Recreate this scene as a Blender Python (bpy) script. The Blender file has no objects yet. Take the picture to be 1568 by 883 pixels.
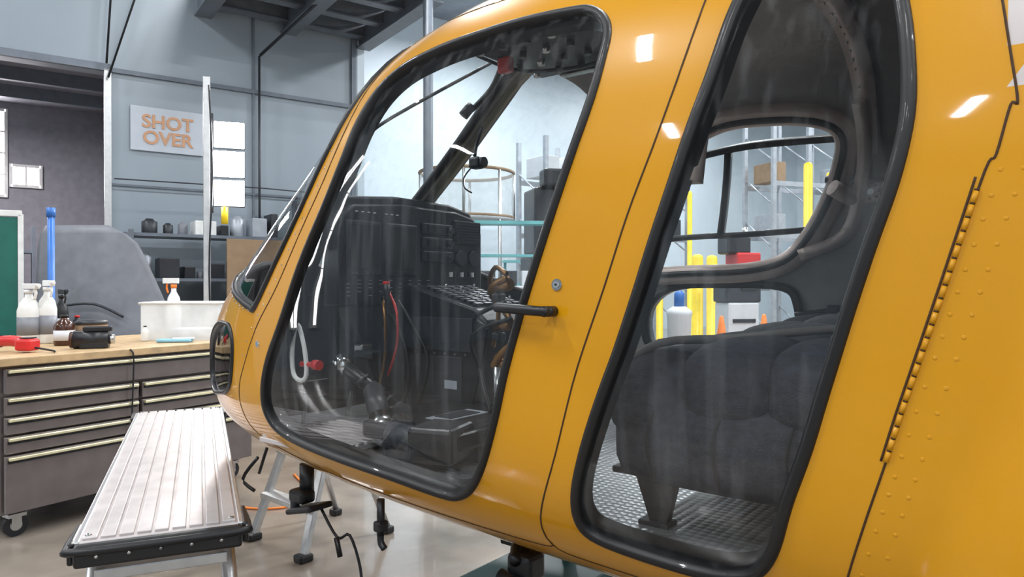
import bpy, bmesh, math, random
from mathutils import Vector, Matrix, kdtree
from mathutils.geometry import delaunay_2d_cdt
random.seed(4)
R=math.radians
sc=bpy.context.scene
sc.view_settings.view_transform='Standard'
# ------------------------------------------------------------------ materials
MATS={}
def mat(name,col,rough=.5,metal=0,coat=0,var=.12,scale=8,bump=0,bscale=60,emit=0,alpha=1,trans=0,spec=.5):
    if name in MATS: return MATS[name]
    m=bpy.data.materials.new(name); m.use_nodes=True; nt=m.node_tree; b=nt.nodes['Principled BSDF']
    tc=nt.nodes.new('ShaderNodeTexCoord'); no=nt.nodes.new('ShaderNodeTexNoise'); no.inputs['Scale'].default_value=scale; no.inputs['Detail'].default_value=4
    nt.links.new(tc.outputs['Object'],no.inputs['Vector'])
    cr=nt.nodes.new('ShaderNodeValToRGB'); cr.color_ramp.elements[0].position=.3; cr.color_ramp.elements[1].position=.7
    cr.color_ramp.elements[0].color=tuple(max(0,c*(1-var)) for c in col)+(1,)
    cr.color_ramp.elements[1].color=tuple(min(1,c*(1+var)) for c in col)+(1,)
    nt.links.new(no.outputs['Fac'],cr.inputs['Fac']); nt.links.new(cr.outputs['Color'],b.inputs['Base Color'])
    b.inputs['Roughness'].default_value=rough; b.inputs['Metallic'].default_value=metal
    b.inputs['Coat Weight'].default_value=coat; b.inputs['Coat Roughness'].default_value=.03
    b.inputs['Specular IOR Level'].default_value=spec
    if trans: b.inputs['Transmission Weight'].default_value=trans
    if alpha<1: b.inputs['Alpha'].default_value=alpha
    if emit:
        b.inputs['Emission Color'].default_value=tuple(col)+(1,); b.inputs['Emission Strength'].default_value=emit
    if bump:
        n2=nt.nodes.new('ShaderNodeTexNoise'); n2.inputs['Scale'].default_value=bscale; nt.links.new(tc.outputs['Object'],n2.inputs['Vector'])
        bp=nt.nodes.new('ShaderNodeBump'); bp.inputs['Strength'].default_value=bump; bp.inputs['Distance'].default_value=.01
        nt.links.new(n2.outputs['Fac'],bp.inputs['Height']); nt.links.new(bp.outputs['Normal'],b.inputs['Normal'])
    MATS[name]=m; return m
PAINT=mat('orange_yellow_paint',(.70,.315,.001),.34,0,.9,.02,3,.015,220,spec=.25)
COWL=mat('cowling_white_paint',(.62,.56,.54),.3,0,.6,.03)
RUB=mat('black_rubber',(.006,.006,.007),.45,0,.12)
GAP=mat('panel_gap',(.055,.022,.004),.7)
DARK=mat('black_plastic',(.009,.010,.013),.38,bump=.1)
DGREY=mat('dark_grey_plastic',(.028,.031,.038),.42,bump=.1)
TAUPE=mat('taupe_lining',(.56,.46,.42),.36,.25,bump=.15,bscale=90)
LINER=mat('grey_lining',(.26,.24,.235),.42,.25,bump=.15,bscale=90)
POSTM=mat('centre_post_metal',(.26,.24,.17),.35,.4)
ALU=mat('brushed_aluminium',(.62,.62,.62),.35,.85,var=.08,scale=20)
DECK=mat('platform_deck_aluminium',(.60,.555,.545),.42,.45,var=.12,scale=12)
STEEL=mat('steel',(.5,.5,.5),.25,1)
CHROME=mat('chrome',(.8,.8,.8),.08,1)
FABRIC=mat('seat_fabric',(.022,.025,.037),.8,0,var=.35,scale=60,bump=.35,bscale=250)
FABL=mat('seat_piping',(.005,.006,.008),.8)
STRAP=mat('seat_belt_webbing',(.14,.13,.12),.7)
WHITEP=mat('white_plastic',(.8,.8,.78),.4)
REDP=mat('red_plastic',(.6,.02,.02),.35)
ORANGE=mat('orange_plastic',(.9,.22,.02),.5)
YEL=mat('yellow_post_paint',(.85,.62,.02),.4)
COPPER=mat('bronze_fitting',(.30,.15,.05),.3,.8)
WOOD=mat('wood_top',(.50,.35,.19),.45,var=.2,scale=14)
CHEST=mat('tool_chest_grey',(.165,.14,.135),.32,.35)
TRIMM=mat('drawer_trim',(.90,.83,.55),.25,.7)
TEAL=mat('teal_paint',(.01,.09,.10),.4)
TEALL=mat('teal_light',(.16,.48,.50),.4)
BOARD=mat('green_board',(.01,.13,.10),.5)
BLUE=mat('blue_plastic',(.03,.15,.5),.4)
CARD=mat('brown_cardboard',(.3,.2,.12),.8)
GREYP=mat('grey_primer',(.22,.23,.26),.45)
RACKM=mat('rack_galvanised',(.42,.45,.50),.4,.3)
WHITEW=mat('white_board',(.66,.68,.72),.5,var=.03)
SIGNB=mat('sign_board',(.50,.54,.60),.4,var=.03)
BROWNB=mat('brown_bottle',(.06,.02,.01),.2)
SIGNO=mat('sign_orange',(.56,.30,.17),.5)
TUB=mat('translucent_tub',(.85,.86,.86),.3,alpha=.45)
def glassmat(name,tint,rough=.01):
    m=bpy.data.materials.new(name); m.use_nodes=True; nt=m.node_tree; nt.nodes.clear(); lk=nt.links.new
    o=nt.nodes.new('ShaderNodeOutputMaterial'); mx=nt.nodes.new('ShaderNodeMixShader'); t=nt.nodes.new('ShaderNodeBsdfTransparent'); g=nt.nodes.new('ShaderNodeBsdfGlossy')
    t.inputs[0].default_value=tint+(1,); g.inputs['Roughness'].default_value=rough
    tc=nt.nodes.new('ShaderNodeTexCoord'); n2=nt.nodes.new('ShaderNodeTexNoise'); n2.inputs['Scale'].default_value=3; lk(tc.outputs['Object'],n2.inputs['Vector'])
    bp=nt.nodes.new('ShaderNodeBump'); bp.inputs['Strength'].default_value=.06; bp.inputs['Distance'].default_value=.05; lk(n2.outputs['Fac'],bp.inputs['Height'])
    lk(bp.outputs['Normal'],g.inputs['Normal'])
    lw=nt.nodes.new('ShaderNodeLayerWeight'); lw.inputs['Blend'].default_value=.5
    pw=nt.nodes.new('ShaderNodeMath'); pw.operation='POWER'; pw.inputs[1].default_value=4.5; lk(lw.outputs['Facing'],pw.inputs[0])
    ml=nt.nodes.new('ShaderNodeMath'); ml.operation='MULTIPLY_ADD'; ml.inputs[1].default_value=.8; ml.inputs[2].default_value=.08; ml.use_clamp=True; lk(pw.outputs[0],ml.inputs[0])
    lk(ml.outputs[0],mx.inputs[0]); lk(t.outputs[0],mx.inputs[1]); lk(g.outputs[0],mx.inputs[2])
    mp=nt.nodes.new('ShaderNodeMapping'); mp.inputs['Scale'].default_value=(18,18,1.2); mp.inputs['Rotation'].default_value=(0,R(35),0); lk(tc.outputs['Object'],mp.inputs['Vector'])
    n3=nt.nodes.new('ShaderNodeTexNoise'); n3.inputs['Scale'].default_value=1.8; n3.inputs['Detail'].default_value=6; lk(mp.outputs[0],n3.inputs['Vector'])
    cr=nt.nodes.new('ShaderNodeValToRGB'); cr.color_ramp.elements[0].position=.5; cr.color_ramp.elements[1].position=.85; cr.color_ramp.elements[0].color=(.003,)*3+(1,); cr.color_ramp.elements[1].color=(.09,)*3+(1,)
    lk(n3.outputs['Fac'],cr.inputs['Fac']); df=nt.nodes.new('ShaderNodeBsdfDiffuse'); df.inputs[0].default_value=(.75,.78,.8,1); m2=nt.nodes.new('ShaderNodeMixShader')
    lk(cr.outputs['Color'],m2.inputs[0]); lk(mx.outputs[0],m2.inputs[1]); lk(df.outputs[0],m2.inputs[2]); lk(m2.outputs[0],o.inputs[0])
    return m
GLASS=glassmat('acrylic_window',(.93,.95,.95))
# ------------------------------------------------------------------ mesh builder
class B:
    def __init__(s,*mats): s.bm=bmesh.new(); s.mats=list(mats)
    def _add(s,t,mt,M=None,smooth=None):
        if M is not None: t.transform(M)
        i=s.mats.index(mt) if mt in s.mats else (s.mats.append(mt) or len(s.mats)-1)
        for f in t.faces:
            f.material_index=i
            if smooth is not None: f.smooth=smooth
        me=bpy.data.meshes.new('t'); t.to_mesh(me); t.free(); s.bm.from_mesh(me); bpy.data.meshes.remove(me); return s
    def box(s,c,sz,mt,bev=0,M=None,seg=2):
        t=bmesh.new(); bmesh.ops.create_cube(t,size=1); bmesh.ops.scale(t,vec=sz,verts=t.verts)
        if bev: bmesh.ops.bevel(t,geom=t.edges[:],offset=bev,segments=seg,profile=.5,affect='EDGES')
        T=Matrix.Translation(c); 
        if M is not None: T=T@M
        return s._add(t,mt,T,False if seg<3 else True)
    def cyl(s,p0,p1,r,mt,r1=None,n=16):
        p0=Vector(p0);p1=Vector(p1);d=p1-p0; r1=r if r1 is None else r1
        t=bmesh.new(); bmesh.ops.create_cone(t,cap_ends=True,segments=n,radius1=r,radius2=r1,depth=d.length)
        for f in t.faces: f.smooth=len(f.verts)==4
        M=Matrix.Translation((p0+p1)/2)@d.to_track_quat('Z','Y').to_matrix().to_4x4()
        return s._add(t,mt,M)
    def sph(s,c,r,mt,sc=(1,1,1)):
        t=bmesh.new(); bmesh.ops.create_uvsphere(t,u_segments=16,v_segments=10,radius=r)
        return s._add(t,mt,Matrix.Translation(c)@Matrix.Diagonal((*sc,1)),True)
    def tube(s,pts,r,mt,n=8,sub=4,closed=False):
        pts=[Vector(p) for p in pts]; P2=cat(pts,sub,closed) if sub>1 else pts
        t=bmesh.new(); rings=[]; N=len(P2)
        for i,p in enumerate(P2):
            a=P2[(i-1)%N] if (closed or i>0) else p; b=P2[(i+1)%N] if (closed or i<N-1) else p
            d=(b-a).normalized(); u=d.cross(Vector((.13,.31,.94))).normalized(); v=d.cross(u)
            rings.append([t.verts.new(p+u*r*math.cos(k*2*math.pi/n)+v*r*math.sin(k*2*math.pi/n)) for k in range(n)])
        for i in range(N if closed else N-1):
            A=rings[i];C=rings[(i+1)%N]
            for k in range(n): t.faces.new((A[k],A[(k+1)%n],C[(k+1)%n],C[k]))
        if not closed: t.faces.new(rings[0][::-1]); t.faces.new(rings[-1])
        return s._add(t,mt,None,True)
    def lathe(s,prof,o,mt,n=20,M=None):
        t=bmesh.new(); rings=[[t.verts.new((r*math.cos(k*2*math.pi/n),r*math.sin(k*2*math.pi/n),z)) for k in range(n)] for r,z in prof]
        for A,C in zip(rings,rings[1:]):
            for k in range(n): t.faces.new((A[k],A[(k+1)%n],C[(k+1)%n],C[k]))
        t.faces.new(rings[0][::-1]); t.faces.new(rings[-1])
        T=Matrix.Translation(o); 
        if M is not None: T=T@M
        return s._add(t,mt,T,True)
    def prism(s,poly,h,mt,M,bev=0):
        t=bmesh.new(); a=[t.verts.new((x,y,0)) for x,y in poly]; b=[t.verts.new((x,y,h)) for x,y in poly]
        t.faces.new(a[::-1]); t.faces.new(b); n=len(poly)
        for i in range(n): t.faces.new((a[i],a[(i+1)%n],b[(i+1)%n],b[i]))
        bmesh.ops.recalc_face_normals(t,faces=t.faces[:])
        if bev: bmesh.ops.bevel(t,geom=t.edges[:],offset=bev,segments=2,profile=.5,affect='EDGES')
        return s._add(t,mt,M,False)
    def obj(s,name,parent=None,M=None):
        me=bpy.data.meshes.new(name); s.bm.to_mesh(me); s.bm.free()
        for m in s.mats: me.materials.append(m)
        o=bpy.data.objects.new(name,me); sc.collection.objects.link(o)
        if parent: o.parent=parent
        if M is not None: o.matrix_local=M
        return o
def cat(P,sub,closed=True):
    N=len(P); out=[]
    for i in range(N if closed else N-1):
        p0=P[(i-1)%N] if (closed or i>0) else P[i]; p1=P[i]; p2=P[(i+1)%N]; p3=P[(i+2)%N] if (closed or i<N-2) else p2
        for k in range(sub):
            t=k/sub; out.append(.5*((2*p1)+(p2-p0)*t+(2*p0-5*p1+4*p2-p3)*t*t+(3*p1-p0-3*p2+p3)*t**3))
    if not closed: out.append(P[-1])
    return out
def empty(name,M): 
    e=bpy.data.objects.new(name,None); sc.collection.objects.link(e); e.matrix_world=M; e.empty_display_size=.1; return e
def fr(x,y,z,deg): return Matrix.Translation((x,y,z))@Matrix.Rotation(R(deg),4,'Z')
# ------------------------------------------------------------------ helicopter body surface
P=3.0
def interp(tab,x):
    n=len(tab)
    if x<=tab[0][0]: return tab[0][1]
    if x>=tab[-1][0]: return tab[-1][1]
    for i in range(n-1):
        if x<=tab[i+1][0]:
            x0,y0=tab[i];x1,y1=tab[i+1]; h=x1-x0;t=(x-x0)/h
            m0=(y1-tab[i-1][1])/(x1-tab[i-1][0]) if i>0 else (y1-y0)/h
            m1=(tab[i+2][1]-y0)/(tab[i+2][0]-x0) if i<n-2 else (y1-y0)/h
            return (2*t**3-3*t*t+1)*y0+(t**3-2*t*t+t)*h*m0+(-2*t**3+3*t*t)*y1+(t**3-t*t)*h*m1
TOP=[(-2.5,.88),(-.2,.9),(.3,.9),(.5,.87),(.7,.80),(.85,.67),(1.0,.53),(1.2,.36),(1.4,.20),(1.6,.06),(1.8,-.08),(1.95,-.2),(2.04,-.32)]
BOT=[(-2.5,-.78),(-.5,-.78),(0,-.76),(.5,-.735),(1.0,-.70),(1.4,-.66),(1.7,-.61),(1.9,-.54),(2.04,-.40)]
ZC=[(-2.5,-.2),(1.0,-.2),(1.6,-.27),(1.9,-.34),(2.04,-.37)]
def W(s):
    if s<.2: return .9
    t=min((s-.2)/1.85,.9999); return .9*(1-t**2.6)**(1/2.6)
_dc={}
def dims(s):
    k=round(s,6)
    if k not in _dc:
        zc=interp(ZC,s); _dc[k]=(W(s),max(interp(TOP,s)-zc,.01),max(zc-interp(BOT,s),.01),zc)
    return _dc[k]
def s0(s,ph):
    w,ht,hb,zc=dims(s); c=math.cos(ph);n=math.sin(ph); r=(abs(c)**P+abs(n)**P)**(-1/P)
    return Vector((s,w*r*c,zc+(ht if n>0 else hb)*r*n))
def surf(s,ph):
    p=s0(s,ph); deg=math.degrees(ph); dd=deg if deg<90 else 180-deg
    line=-.748-.0043*dd-.075
    u=(line-s)/.16
    if u>0:
        u=min(u,1); b=u*u*(3-2*u)*.055; e=max(0,min(1,(52-dd)/25)) ; p.y+=(b*e if p.y>0 else -b*e)
    return p
def sn(s,ph):
    e=.004; p=surf(s,ph)
    n=(surf(s,ph+e)-surf(s,ph-e)).cross(surf(min(s+e,2.045),ph)-surf(s-e,ph))
    n.normalize()
    c=Vector((0,p.y,p.z-dims(s)[3]))+Vector((.3 if s>1.6 else 0,0,0))
    if n.dot(c)<0: n=-n
    return p,n
H=empty('helicopter',fr(.02+.9*math.cos(R(52)),1.5+.9*math.sin(R(52)),1.4,90+52))
def prs(t): return [tuple(float(v) for v in a.split(',')) for a in t.split()]
def z1(d): return d*.5 if d<0 else (d if d<180 else 180+(d-180)*.5)
def z2(d): return d*2 if d<0 else (d if d<180 else 180+(d-180)*2)
def loop(t,sub=4):
    L=[Vector((a/1000,z1(b/10))) for a,b in prs(t)]; return [Vector((p.x,z2(p.y))) for p in cat(L,sub,True)]
def line(t,sub=5): return [Vector((p.x,z2(p.y))) for p in cat([Vector((a/1000,z1(b/10))) for a,b in prs(t)],sub,False)]
fw=loop('-44,408 -91,401 -128,386 -151,366 -156,341 -144,288 -105,223 -60,157 -7,82 41,8 76,-107 119,-204 174,-274 237,-312 306,-319 466,-310 683,-304 876,-294 995,-271 1037,-219 1034,-150 1001,-55 918,52 815,153 710,231 656,290 627,345 586,388 517,410 407,413 270,414 107,415')
rw=loop('-438,376 -422,345 -399,292 -370,245 -338,193 -303,140 -271,90 -230,31 -187,-47 -145,-159 -121,-232 -116,-285 -138,-315 -210,-327 -322,-331 -402,-326 -455,-311 -490,-286 -519,-238 -545,-160 -578,-68 -612,28 -641,82 -668,129 -698,178 -714,217 -718,247 -712,289 -701,324 -685,363 -642,397 -561,425 -489,432 -455,411')
opp=loop('349,1388 263,1359 132,1343 -45,1348 -161,1361 -235,1383 -262,1416 -241,1470 -185,1541 -107,1608 -16,1653 145,1672 408,1673 560,1668 610,1630 590,1540 520,1450 440,1405')
opl=loop('0,1706 -60,1745 -60,1850 60,1960 420,1980 590,1900 610,1760 500,1706 250,1700',4)
ofw=loop('735,1600 780,1605 850,1650 930,1710 1000,1780 1040,1880 1010,2010 930,2070 800,2080 720,2050 700,1900 705,1700')
wsl=loop('1085,115 968,190 852,262 770,330 738,365 690,450 655,560 635,700 630,800 632,874 800,875 1050,876 1300,876 1540,875 1582,870 1578,750 1520,560 1400,330 1300,220 1200,155 1120,118',3)
wsr=[Vector((p.x,180-p.y)) for p in wsl]
chl=loop('1475,157 1360,120 1307,95 1275,50 1270,-8 1285,-90 1320,-147 1390,-180 1462,-187 1600,-200 1700,-150 1720,-20 1690,90 1600,150')
chr_=[Vector((p.x,180-p.y)) for p in chl]
holes=[fw,rw,opp,opl,ofw,wsl,wsr,chl,chr_]
def inside(p,L):
    x,y=p; c=False; j=len(L)-1
    for i in range(len(L)):
        a=L[i];b=L[j]
        if (a.y>y)!=(b.y>y) and x<(b.x-a.x)*(y-a.y)/(b.y-a.y)+a.x: c=not c
        j=i
    return c
bb=[(min(p.x for p in L),max(p.x for p in L),min(p.y for p in L),max(p.y for p in L)) for L in holes]
def which(x,y):
    for k,L in enumerate(holes):
        b=bb[k]
        if b[0]<=x<=b[1] and b[2]<=y<=b[3] and inside((x,y),L): return k
    return -1
KS=R(1)
nloop=sum(len(L) for L in holes); kd=kdtree.KDTree(nloop); q=0
V2=[];E2=[]
for L in holes:
    st=len(V2)
    for i,p in enumerate(L):
        V2.append(Vector((p.x,p.y*KS))); kd.insert((p.x,p.y*KS,0),q); q+=1; E2.append((st+i,st+(i+1)%len(L)))
kd.balance()
SS=[-2.5+.15*i for i in range(10)]+[-1.0+.04*i for i in range(65)]+[1.6+.03*i for i in range(13)]+[1.985,2.005,2.02,2.03,2.038]
for s in SS:
    for j in range(121):
        ph=(-90+3*j)*KS
        if kd.find((s,ph,0))[2]>.014: V2.append(Vector((s,ph)))
vv,ee,ff,_,_,_=delaunay_2d_cdt(V2,E2,[],0,1e-6)
PN=[sn(v.x,v.y) for v in vv]
groups={}
for f in ff:
    cx=sum(vv[i].x for i in f)/3; cy=sum(vv[i].y for i in f)/3/KS
    k=which(cx,cy)
    if k==-1:
        dd=cy if cy<90 else 180-cy
        if dd>22 and cx<-.866+(dd-22.9)*.0027: k='cowl'
    groups.setdefault(k,[]).append(tuple(f))
def mk(name,faces,mt,off=0,flip=False,flt=None,par=H,nrm=True):
    used={}; vs=[];ns=[];fs=[]
    for f in faces:
        if flt and not flt(f): continue
        g=[]
        for i in f:
            if i not in used: used[i]=len(vs); vs.append(PN[i][0]+PN[i][1]*off); ns.append(PN[i][1]*(-1 if flip else 1))
            g.append(used[i])
        a,b,c=(vs[k] for k in g[:3]); n=(b-a).cross(c-a)
        if n.dot(ns[g[0]])<0: g=g[::-1]
        fs.append(g)
    me=bpy.data.meshes.new(name); me.from_pydata(vs,[],fs); me.shade_smooth(); me.materials.append(mt)
    if nrm: me.normals_split_custom_set_from_vertices([tuple(n) for n in ns])
    o=bpy.data.objects.new(name,me); sc.collection.objects.link(o); o.parent=par; return o
mk('fuselage_skin',groups[-1],PAINT)
mk('engine_cowling',groups['cowl'],COWL)
mk('cabin_lining',groups[-1]+groups['cowl'],LINER,-.04,True,lambda f: all(-1.02<=vv[i].x<1.3 for i in f))
mk('nose_lining',groups[-1],DARK,-.02,True,lambda f: all(.9<=vv[i].x<1.99 for i in f))
gl=[]
for k in range(len(holes)): gl+=groups.get(k,[])
mk('window_glass',gl,GLASS,-.008)
bm=bmesh.new(); ring=[bm.verts.new(surf(2.038,2*math.pi*j/60)) for j in range(60)]; c=bm.verts.new((2.055,0,dims(2.038)[3]))
for j in range(60): bm.faces.new((ring[j],ring[(j+1)%60],c)).smooth=True
rings=[]
for k,(s,w_,h_,zc) in enumerate([(-2.5,0,0,0),(-2.9,.72,.66,.12),(-3.4,.42,.42,.24),(-4.0,.24,.26,.30),(-5.5,.19,.2,.33),(-7.4,.13,.14,.36)]):
    if k==0: rings.append([bm.verts.new(surf(-2.5,2*math.pi*j/60)) for j in range(60)])
    else: rings.append([bm.verts.new((s,w_*math.cos(2*math.pi*j/60),zc+h_*math.sin(2*math.pi*j/60))) for j in range(60)])
for A,C in zip(rings,rings[1:]):
    for j in range(60): bm.faces.new((A[j],A[(j+1)%60],C[(j+1)%60],C[j])).smooth=True
bm.faces.new(rings[-1])
bmesh.ops.recalc_face_normals(bm,faces=bm.faces[:])
me=bpy.data.meshes.new('tail_boom'); bm.to_mesh(me); bm.free(); me.materials.append(PAINT)
o=bpy.data.objects.new('tail_boom',me); sc.collection.objects.link(o); o.parent=H
def sweep(name,path,prof,mt,closed=True,extra=None,par=H):
    N=len(path); pn=[sn(p.x,p.y*KS) for p in path]; bm=bmesh.new(); rg=[]
    for i in range(N):
        p,n=pn[i]; a=pn[(i-1)%N][0] if (closed or i>0) else p; b=pn[(i+1)%N][0] if (closed or i<N-1) else p
        t=(b-a).normalized(); bi=t.cross(n).normalized(); rg.append([bm.verts.new(p+bi*x+n*h) for x,h in prof])
    m=len(prof)
    for i in range(N if closed else N-1):
        for k in range(m): bm.faces.new((rg[i][k],rg[i][(k+1)%m],rg[(i+1)%N][(k+1)%m],rg[(i+1)%N][k])).smooth=True
    if not closed: bm.faces.new(rg[0]);bm.faces.new(rg[-1])
    bmesh.ops.recalc_face_normals(bm,faces=bm.faces[:])
    me=bpy.data.meshes.new(name); bm.to_mesh(me); bm.free(); me.materials.append(mt)
    o=bpy.data.objects.new(name,me); sc.collection.objects.link(o); o.parent=par; return o
def seal(w,d=.05): return [(-w,-d),(-w*.97,.001),(-w*.75,.006),(-w*.3,.0085),(w*.3,.0085),(w*.75,.006),(w*.97,.001),(w,-d)]
for nm,L,w,d in (('front_window_seal',fw,.0105,.05),('rear_window_seal',rw,.0115,.05),('windscreen_seal',wsl,.011,.02),('windscreen_seal_b',wsr,.011,.02),('chin_window_seal',chl,.008,.03),('chin_window_seal_b',chr_,.008,.03),('far_front_window_seal',ofw,.014,.05)):
    sweep(nm,L,seal(w,d),RUB)
sweep('far_door_window_frame',opp,[(-.035,-.075),(-.035,-.03),(-.012,.004),(.02,.004),(.045,-.03),(.045,-.075),(.02,-.09),(-.02,-.09)],TAUPE)
sweep('far_door_window_seal',opp,[(-.012,-.095),(-.012,.006),(.012,.006),(.012,-.095)],RUB)
sweep('far_lower_window_frame',opl,[(-.016,-.06),(-.016,.004),(.016,.004),(.016,-.06)],RUB)
gp=[(-.0017,-.004),(-.0017,.0010),(.0017,.0010),(.0017,-.004)]
doorp='610,560 640,480 668,420 690,350 738,280 832,215 940,140 1061,68 1145,-20 1222,-142 1240,-240 1200,-330 1021,-375 682,-400 350,-405 30,-395 0,-360'
seam1='-367,500 -367,425 -363,372 -338,304 -300,238 -247,166 -200,96 -141,15 -82,-156 -12,-303 0,-360'
seam2='-600,-420 -615,-340 -628,-277 -663,-168 -693,-74 -726,22 -771,103 -816,182 -829,193 -845,227 -853,229 -844,265 -833,306 -818,359 -800,450'
rdb='0,-360 -30,-400 -200,-405 -450,-410 -600,-415'
for i,t in enumerate((doorp,seam1,seam2,rdb)): sweep('panel_gap_%d'%(i+1),line(t),gp,GAP,False)
sweep('panel_gap_5',line('610,560 400,500 100,490 -200,495 -367,500 -600,495 -800,450'),gp,GAP,False)
bar=[(-.012,-.03),(-.012,.004),(.012,.004),(.012,-.03)]
for i,t in enumerate(('400,1428 100,1415 -255,1420','200,1424 270,1600','560,1590 200,1595 -120,1590')):
    sweep('far_window_bar_%d'%(i+1),line(t,6),bar,RUB,False)
sweep('far_door_rail',line('-80,1640 -250,1600 -310,1500 -330,1420 -330,1330'),[(-.022,-.1),(-.022,-.04),(.022,-.04),(.022,-.1)],TAUPE,False)
for i,t in enumerate(('-330,200 -350,400 -360,700 -360,1000 -350,1300 -330,1450','480,600 480,800 480,1000 480,1200','-800,300 -800,600 -800,900 -800,1200 -800,1500')):
    sweep('cabin_frame_%d'%(i+1),line(t,6),[(-.035,-.075),(-.03,-.038),(.03,-.038),(.035,-.075)],TAUPE,False)
sweep('centre_post',line('600,900 800,900 1100,900 1400,900 1600,900',6),[(-.014,-.05),(-.036,-.006),(.036,-.006),(.014,-.05)],POSTM,False)
rb=B()
def rivet(s,d,r=.0035,mt=PAINT,fl=.5,inn=0):
    p,n=sn(s,d*KS); M=n.to_track_quat('Z','Y').to_matrix().to_4x4(); p=p-n*inn
    t=bmesh.new(); bmesh.ops.create_uvsphere(t,u_segments=12,v_segments=8,radius=r); rb._add(t,mt,Matrix.Translation(p)@M@Matrix.Diagonal((1,1,fl,1)),True)
def pline(t,off,step,r=.0035,mt=PAINT,fl=.5,inn=0):
    L=line(t,10); acc=0; last=None
    for a in L:
        p=surf(a.x,a.y*KS)
        if last is not None: acc+=(p-last).length
        last=p
        if acc>=step: acc=0; rivet(a.x+off,a.y,r,mt,fl,inn)
hl='-628,-277 -663,-168 -693,-74 -726,22 -771,103 -816,182'
pline(hl,-.018,.03,.0034,PAINT,.3); pline(hl,-.045,.03,.0034,PAINT,.3)
pline('690,350 738,280 832,215 940,140 1061,68 1145,-20',.035,.05,.003,STEEL)
pline('1085,100 1200,140 1300,205 1400,312',0,.03,.004,STEEL,.5,-.006)
pline('-330,400 -350,700 -360,1000 -350,1300 -330,1450',.015,.05,.005,STEEL,.6,.078)
rb.obj('rivets',H)
hb=B(); HL=line('-693,-74 -726,22 -771,103 -812,178',12); pp=[sn(a.x,a.y*KS) for a in HL]
pts=[p+n*.002 for p,n in pp]
cum=[0]
for a,b in zip(pts,pts[1:]): cum.append(cum[-1]+(b-a).length)
def at(d):
    for i in range(len(cum)-1):
        if d<=cum[i+1]: return pts[i].lerp(pts[i+1],(d-cum[i])/(cum[i+1]-cum[i]))
    return pts[-1]
d=0
while d<cum[-1]-.02:
    hb.cyl(at(d),at(d+.017),.0038,PAINT,n=10); hb.cyl(at(d+.017),at(d+.02),.0034,GAP,n=8); d+=.02
hb.obj('piano_hinge',H)
sweep('hinge_gap',[Vector((a.x+.007,a.y)) for a in HL],gp,GAP,False)
hb=B(); p1,n1=sn(.042,7.4*KS); p2,n2=sn(-.083,7.1*KS)
hb.cyl(p2,p2+n2*.03,.011,DARK); hb.cyl(p1.lerp(p2,.12),p1.lerp(p2,.12)+n1*.024,.008,DARK)
a=p1+n1*.03;b=p2+n2*.034
hb.tube([a,a.lerp(b,.1)+n1*.003,a.lerp(b,.5)+n1*.006,a.lerp(b,.9)+n1*.003,b],.0105,DARK,10)
hb.sph(a,.0105,DARK);hb.sph(b,.0115,DARK)
p3,n3=sn(-.09,9.9*KS); hb.cyl(p3-n3*.002,p3+n3*.003,.012,STEEL,n=20); hb.cyl(p3,p3+n3*.0055,.007,CHROME,n=16); hb.cyl(p3,p3+n3*.0065,.0025,DARK,n=8)
p3,n3=sn(1.06,1.5*KS); hb.cyl(p3-n3*.002,p3+n3*.004,.010,CHROME); hb.obj('door_handle',H)
# ------------------------------------------------------------------ cabin interior
XZ=lambda y: Matrix(((1,0,0,0),(0,0,-1,y),(0,1,0,0),(0,0,0,1)))
fb=B(); z=-.52
def halfw(s,z):
    w,ht,hb_,zc=dims(s); k=min(.999,abs(z-zc)/(hb_ if z<zc else ht)); return w*(1-k**P)**(1/P)
ss=[-1.0+.1*i for i in range(26)]
poly=[(s,halfw(s,z)-.045) for s in ss]+[(s,-halfw(s,z)+.045) for s in ss[::-1]]
PLATE=mat('checker_plate',(.26,.27,.28),.35,.6)
nt=PLATE.node_tree; b_=nt.nodes['Principled BSDF']; tc=nt.nodes.new('ShaderNodeTexCoord'); vo=nt.nodes.new('ShaderNodeTexVoronoi'); vo.inputs['Scale'].default_value=48; vo.inputs['Randomness'].default_value=0
nt.links.new(tc.outputs['Object'],vo.inputs['Vector']); bp=nt.nodes.new('ShaderNodeBump'); bp.inputs['Strength'].default_value=1; bp.inputs['Distance'].default_value=.004; bp.invert=True
nt.links.new(vo.outputs['Distance'],bp.inputs['Height']); nt.links.new(bp.outputs['Normal'],b_.inputs['Normal'])
fb.prism(poly,.02,PLATE,Matrix.Translation((0,0,z-.02))); fb.obj('cabin_floor',H)
YZp=lambda s: Matrix(((0,0,1,s),(1,0,0,0),(0,1,0,0),(0,0,0,1)))
bk=B(); n=48; bmx=[(.965*s0(-1.0,2*math.pi*j/n).y,s0(-1.0,2*math.pi*j/n).z*.965) for j in range(n)]
bk.prism(bmx,.03,TAUPE,YZp(-1.03)); bk.obj('rear_bulkhead',H)
bk=B(); zc7=dims(1.72)[3]; bmx=[(.94*s0(1.72,2*math.pi*j/n).y,zc7+(s0(1.72,2*math.pi*j/n).z-zc7)*.92) for j in range(n)]
bk.prism(bmx,.02,DARK,YZp(1.70)); bk.obj('nose_bulkhead',H)
ip=B()
face=[(.50,-.08),(.51,.17),(.49,.25),(.44,.285),(.2,.305),(-.1,.30),(-.21,.28),(-.26,.22),(-.26,-.02),(-.2,-.08)]
ip.prism(face,.10,DARK,YZp(1.10),.008)
low=[(.44,-.08),(.36,-.3),(.26,-.5),(-.1,-.5),(-.16,-.3),(-.2,-.08)]
ip.prism(low,.08,DGREY,YZp(1.12),.005)
hood=[(.53,.12),(.54,.2),(.51,.285),(.44,.32),(.2,.34),(-.1,.335),(-.23,.31),(-.29,.23),(-.29,.12)]
ip.prism(hood,.16,DARK,YZp(1.14),.01)
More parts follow.
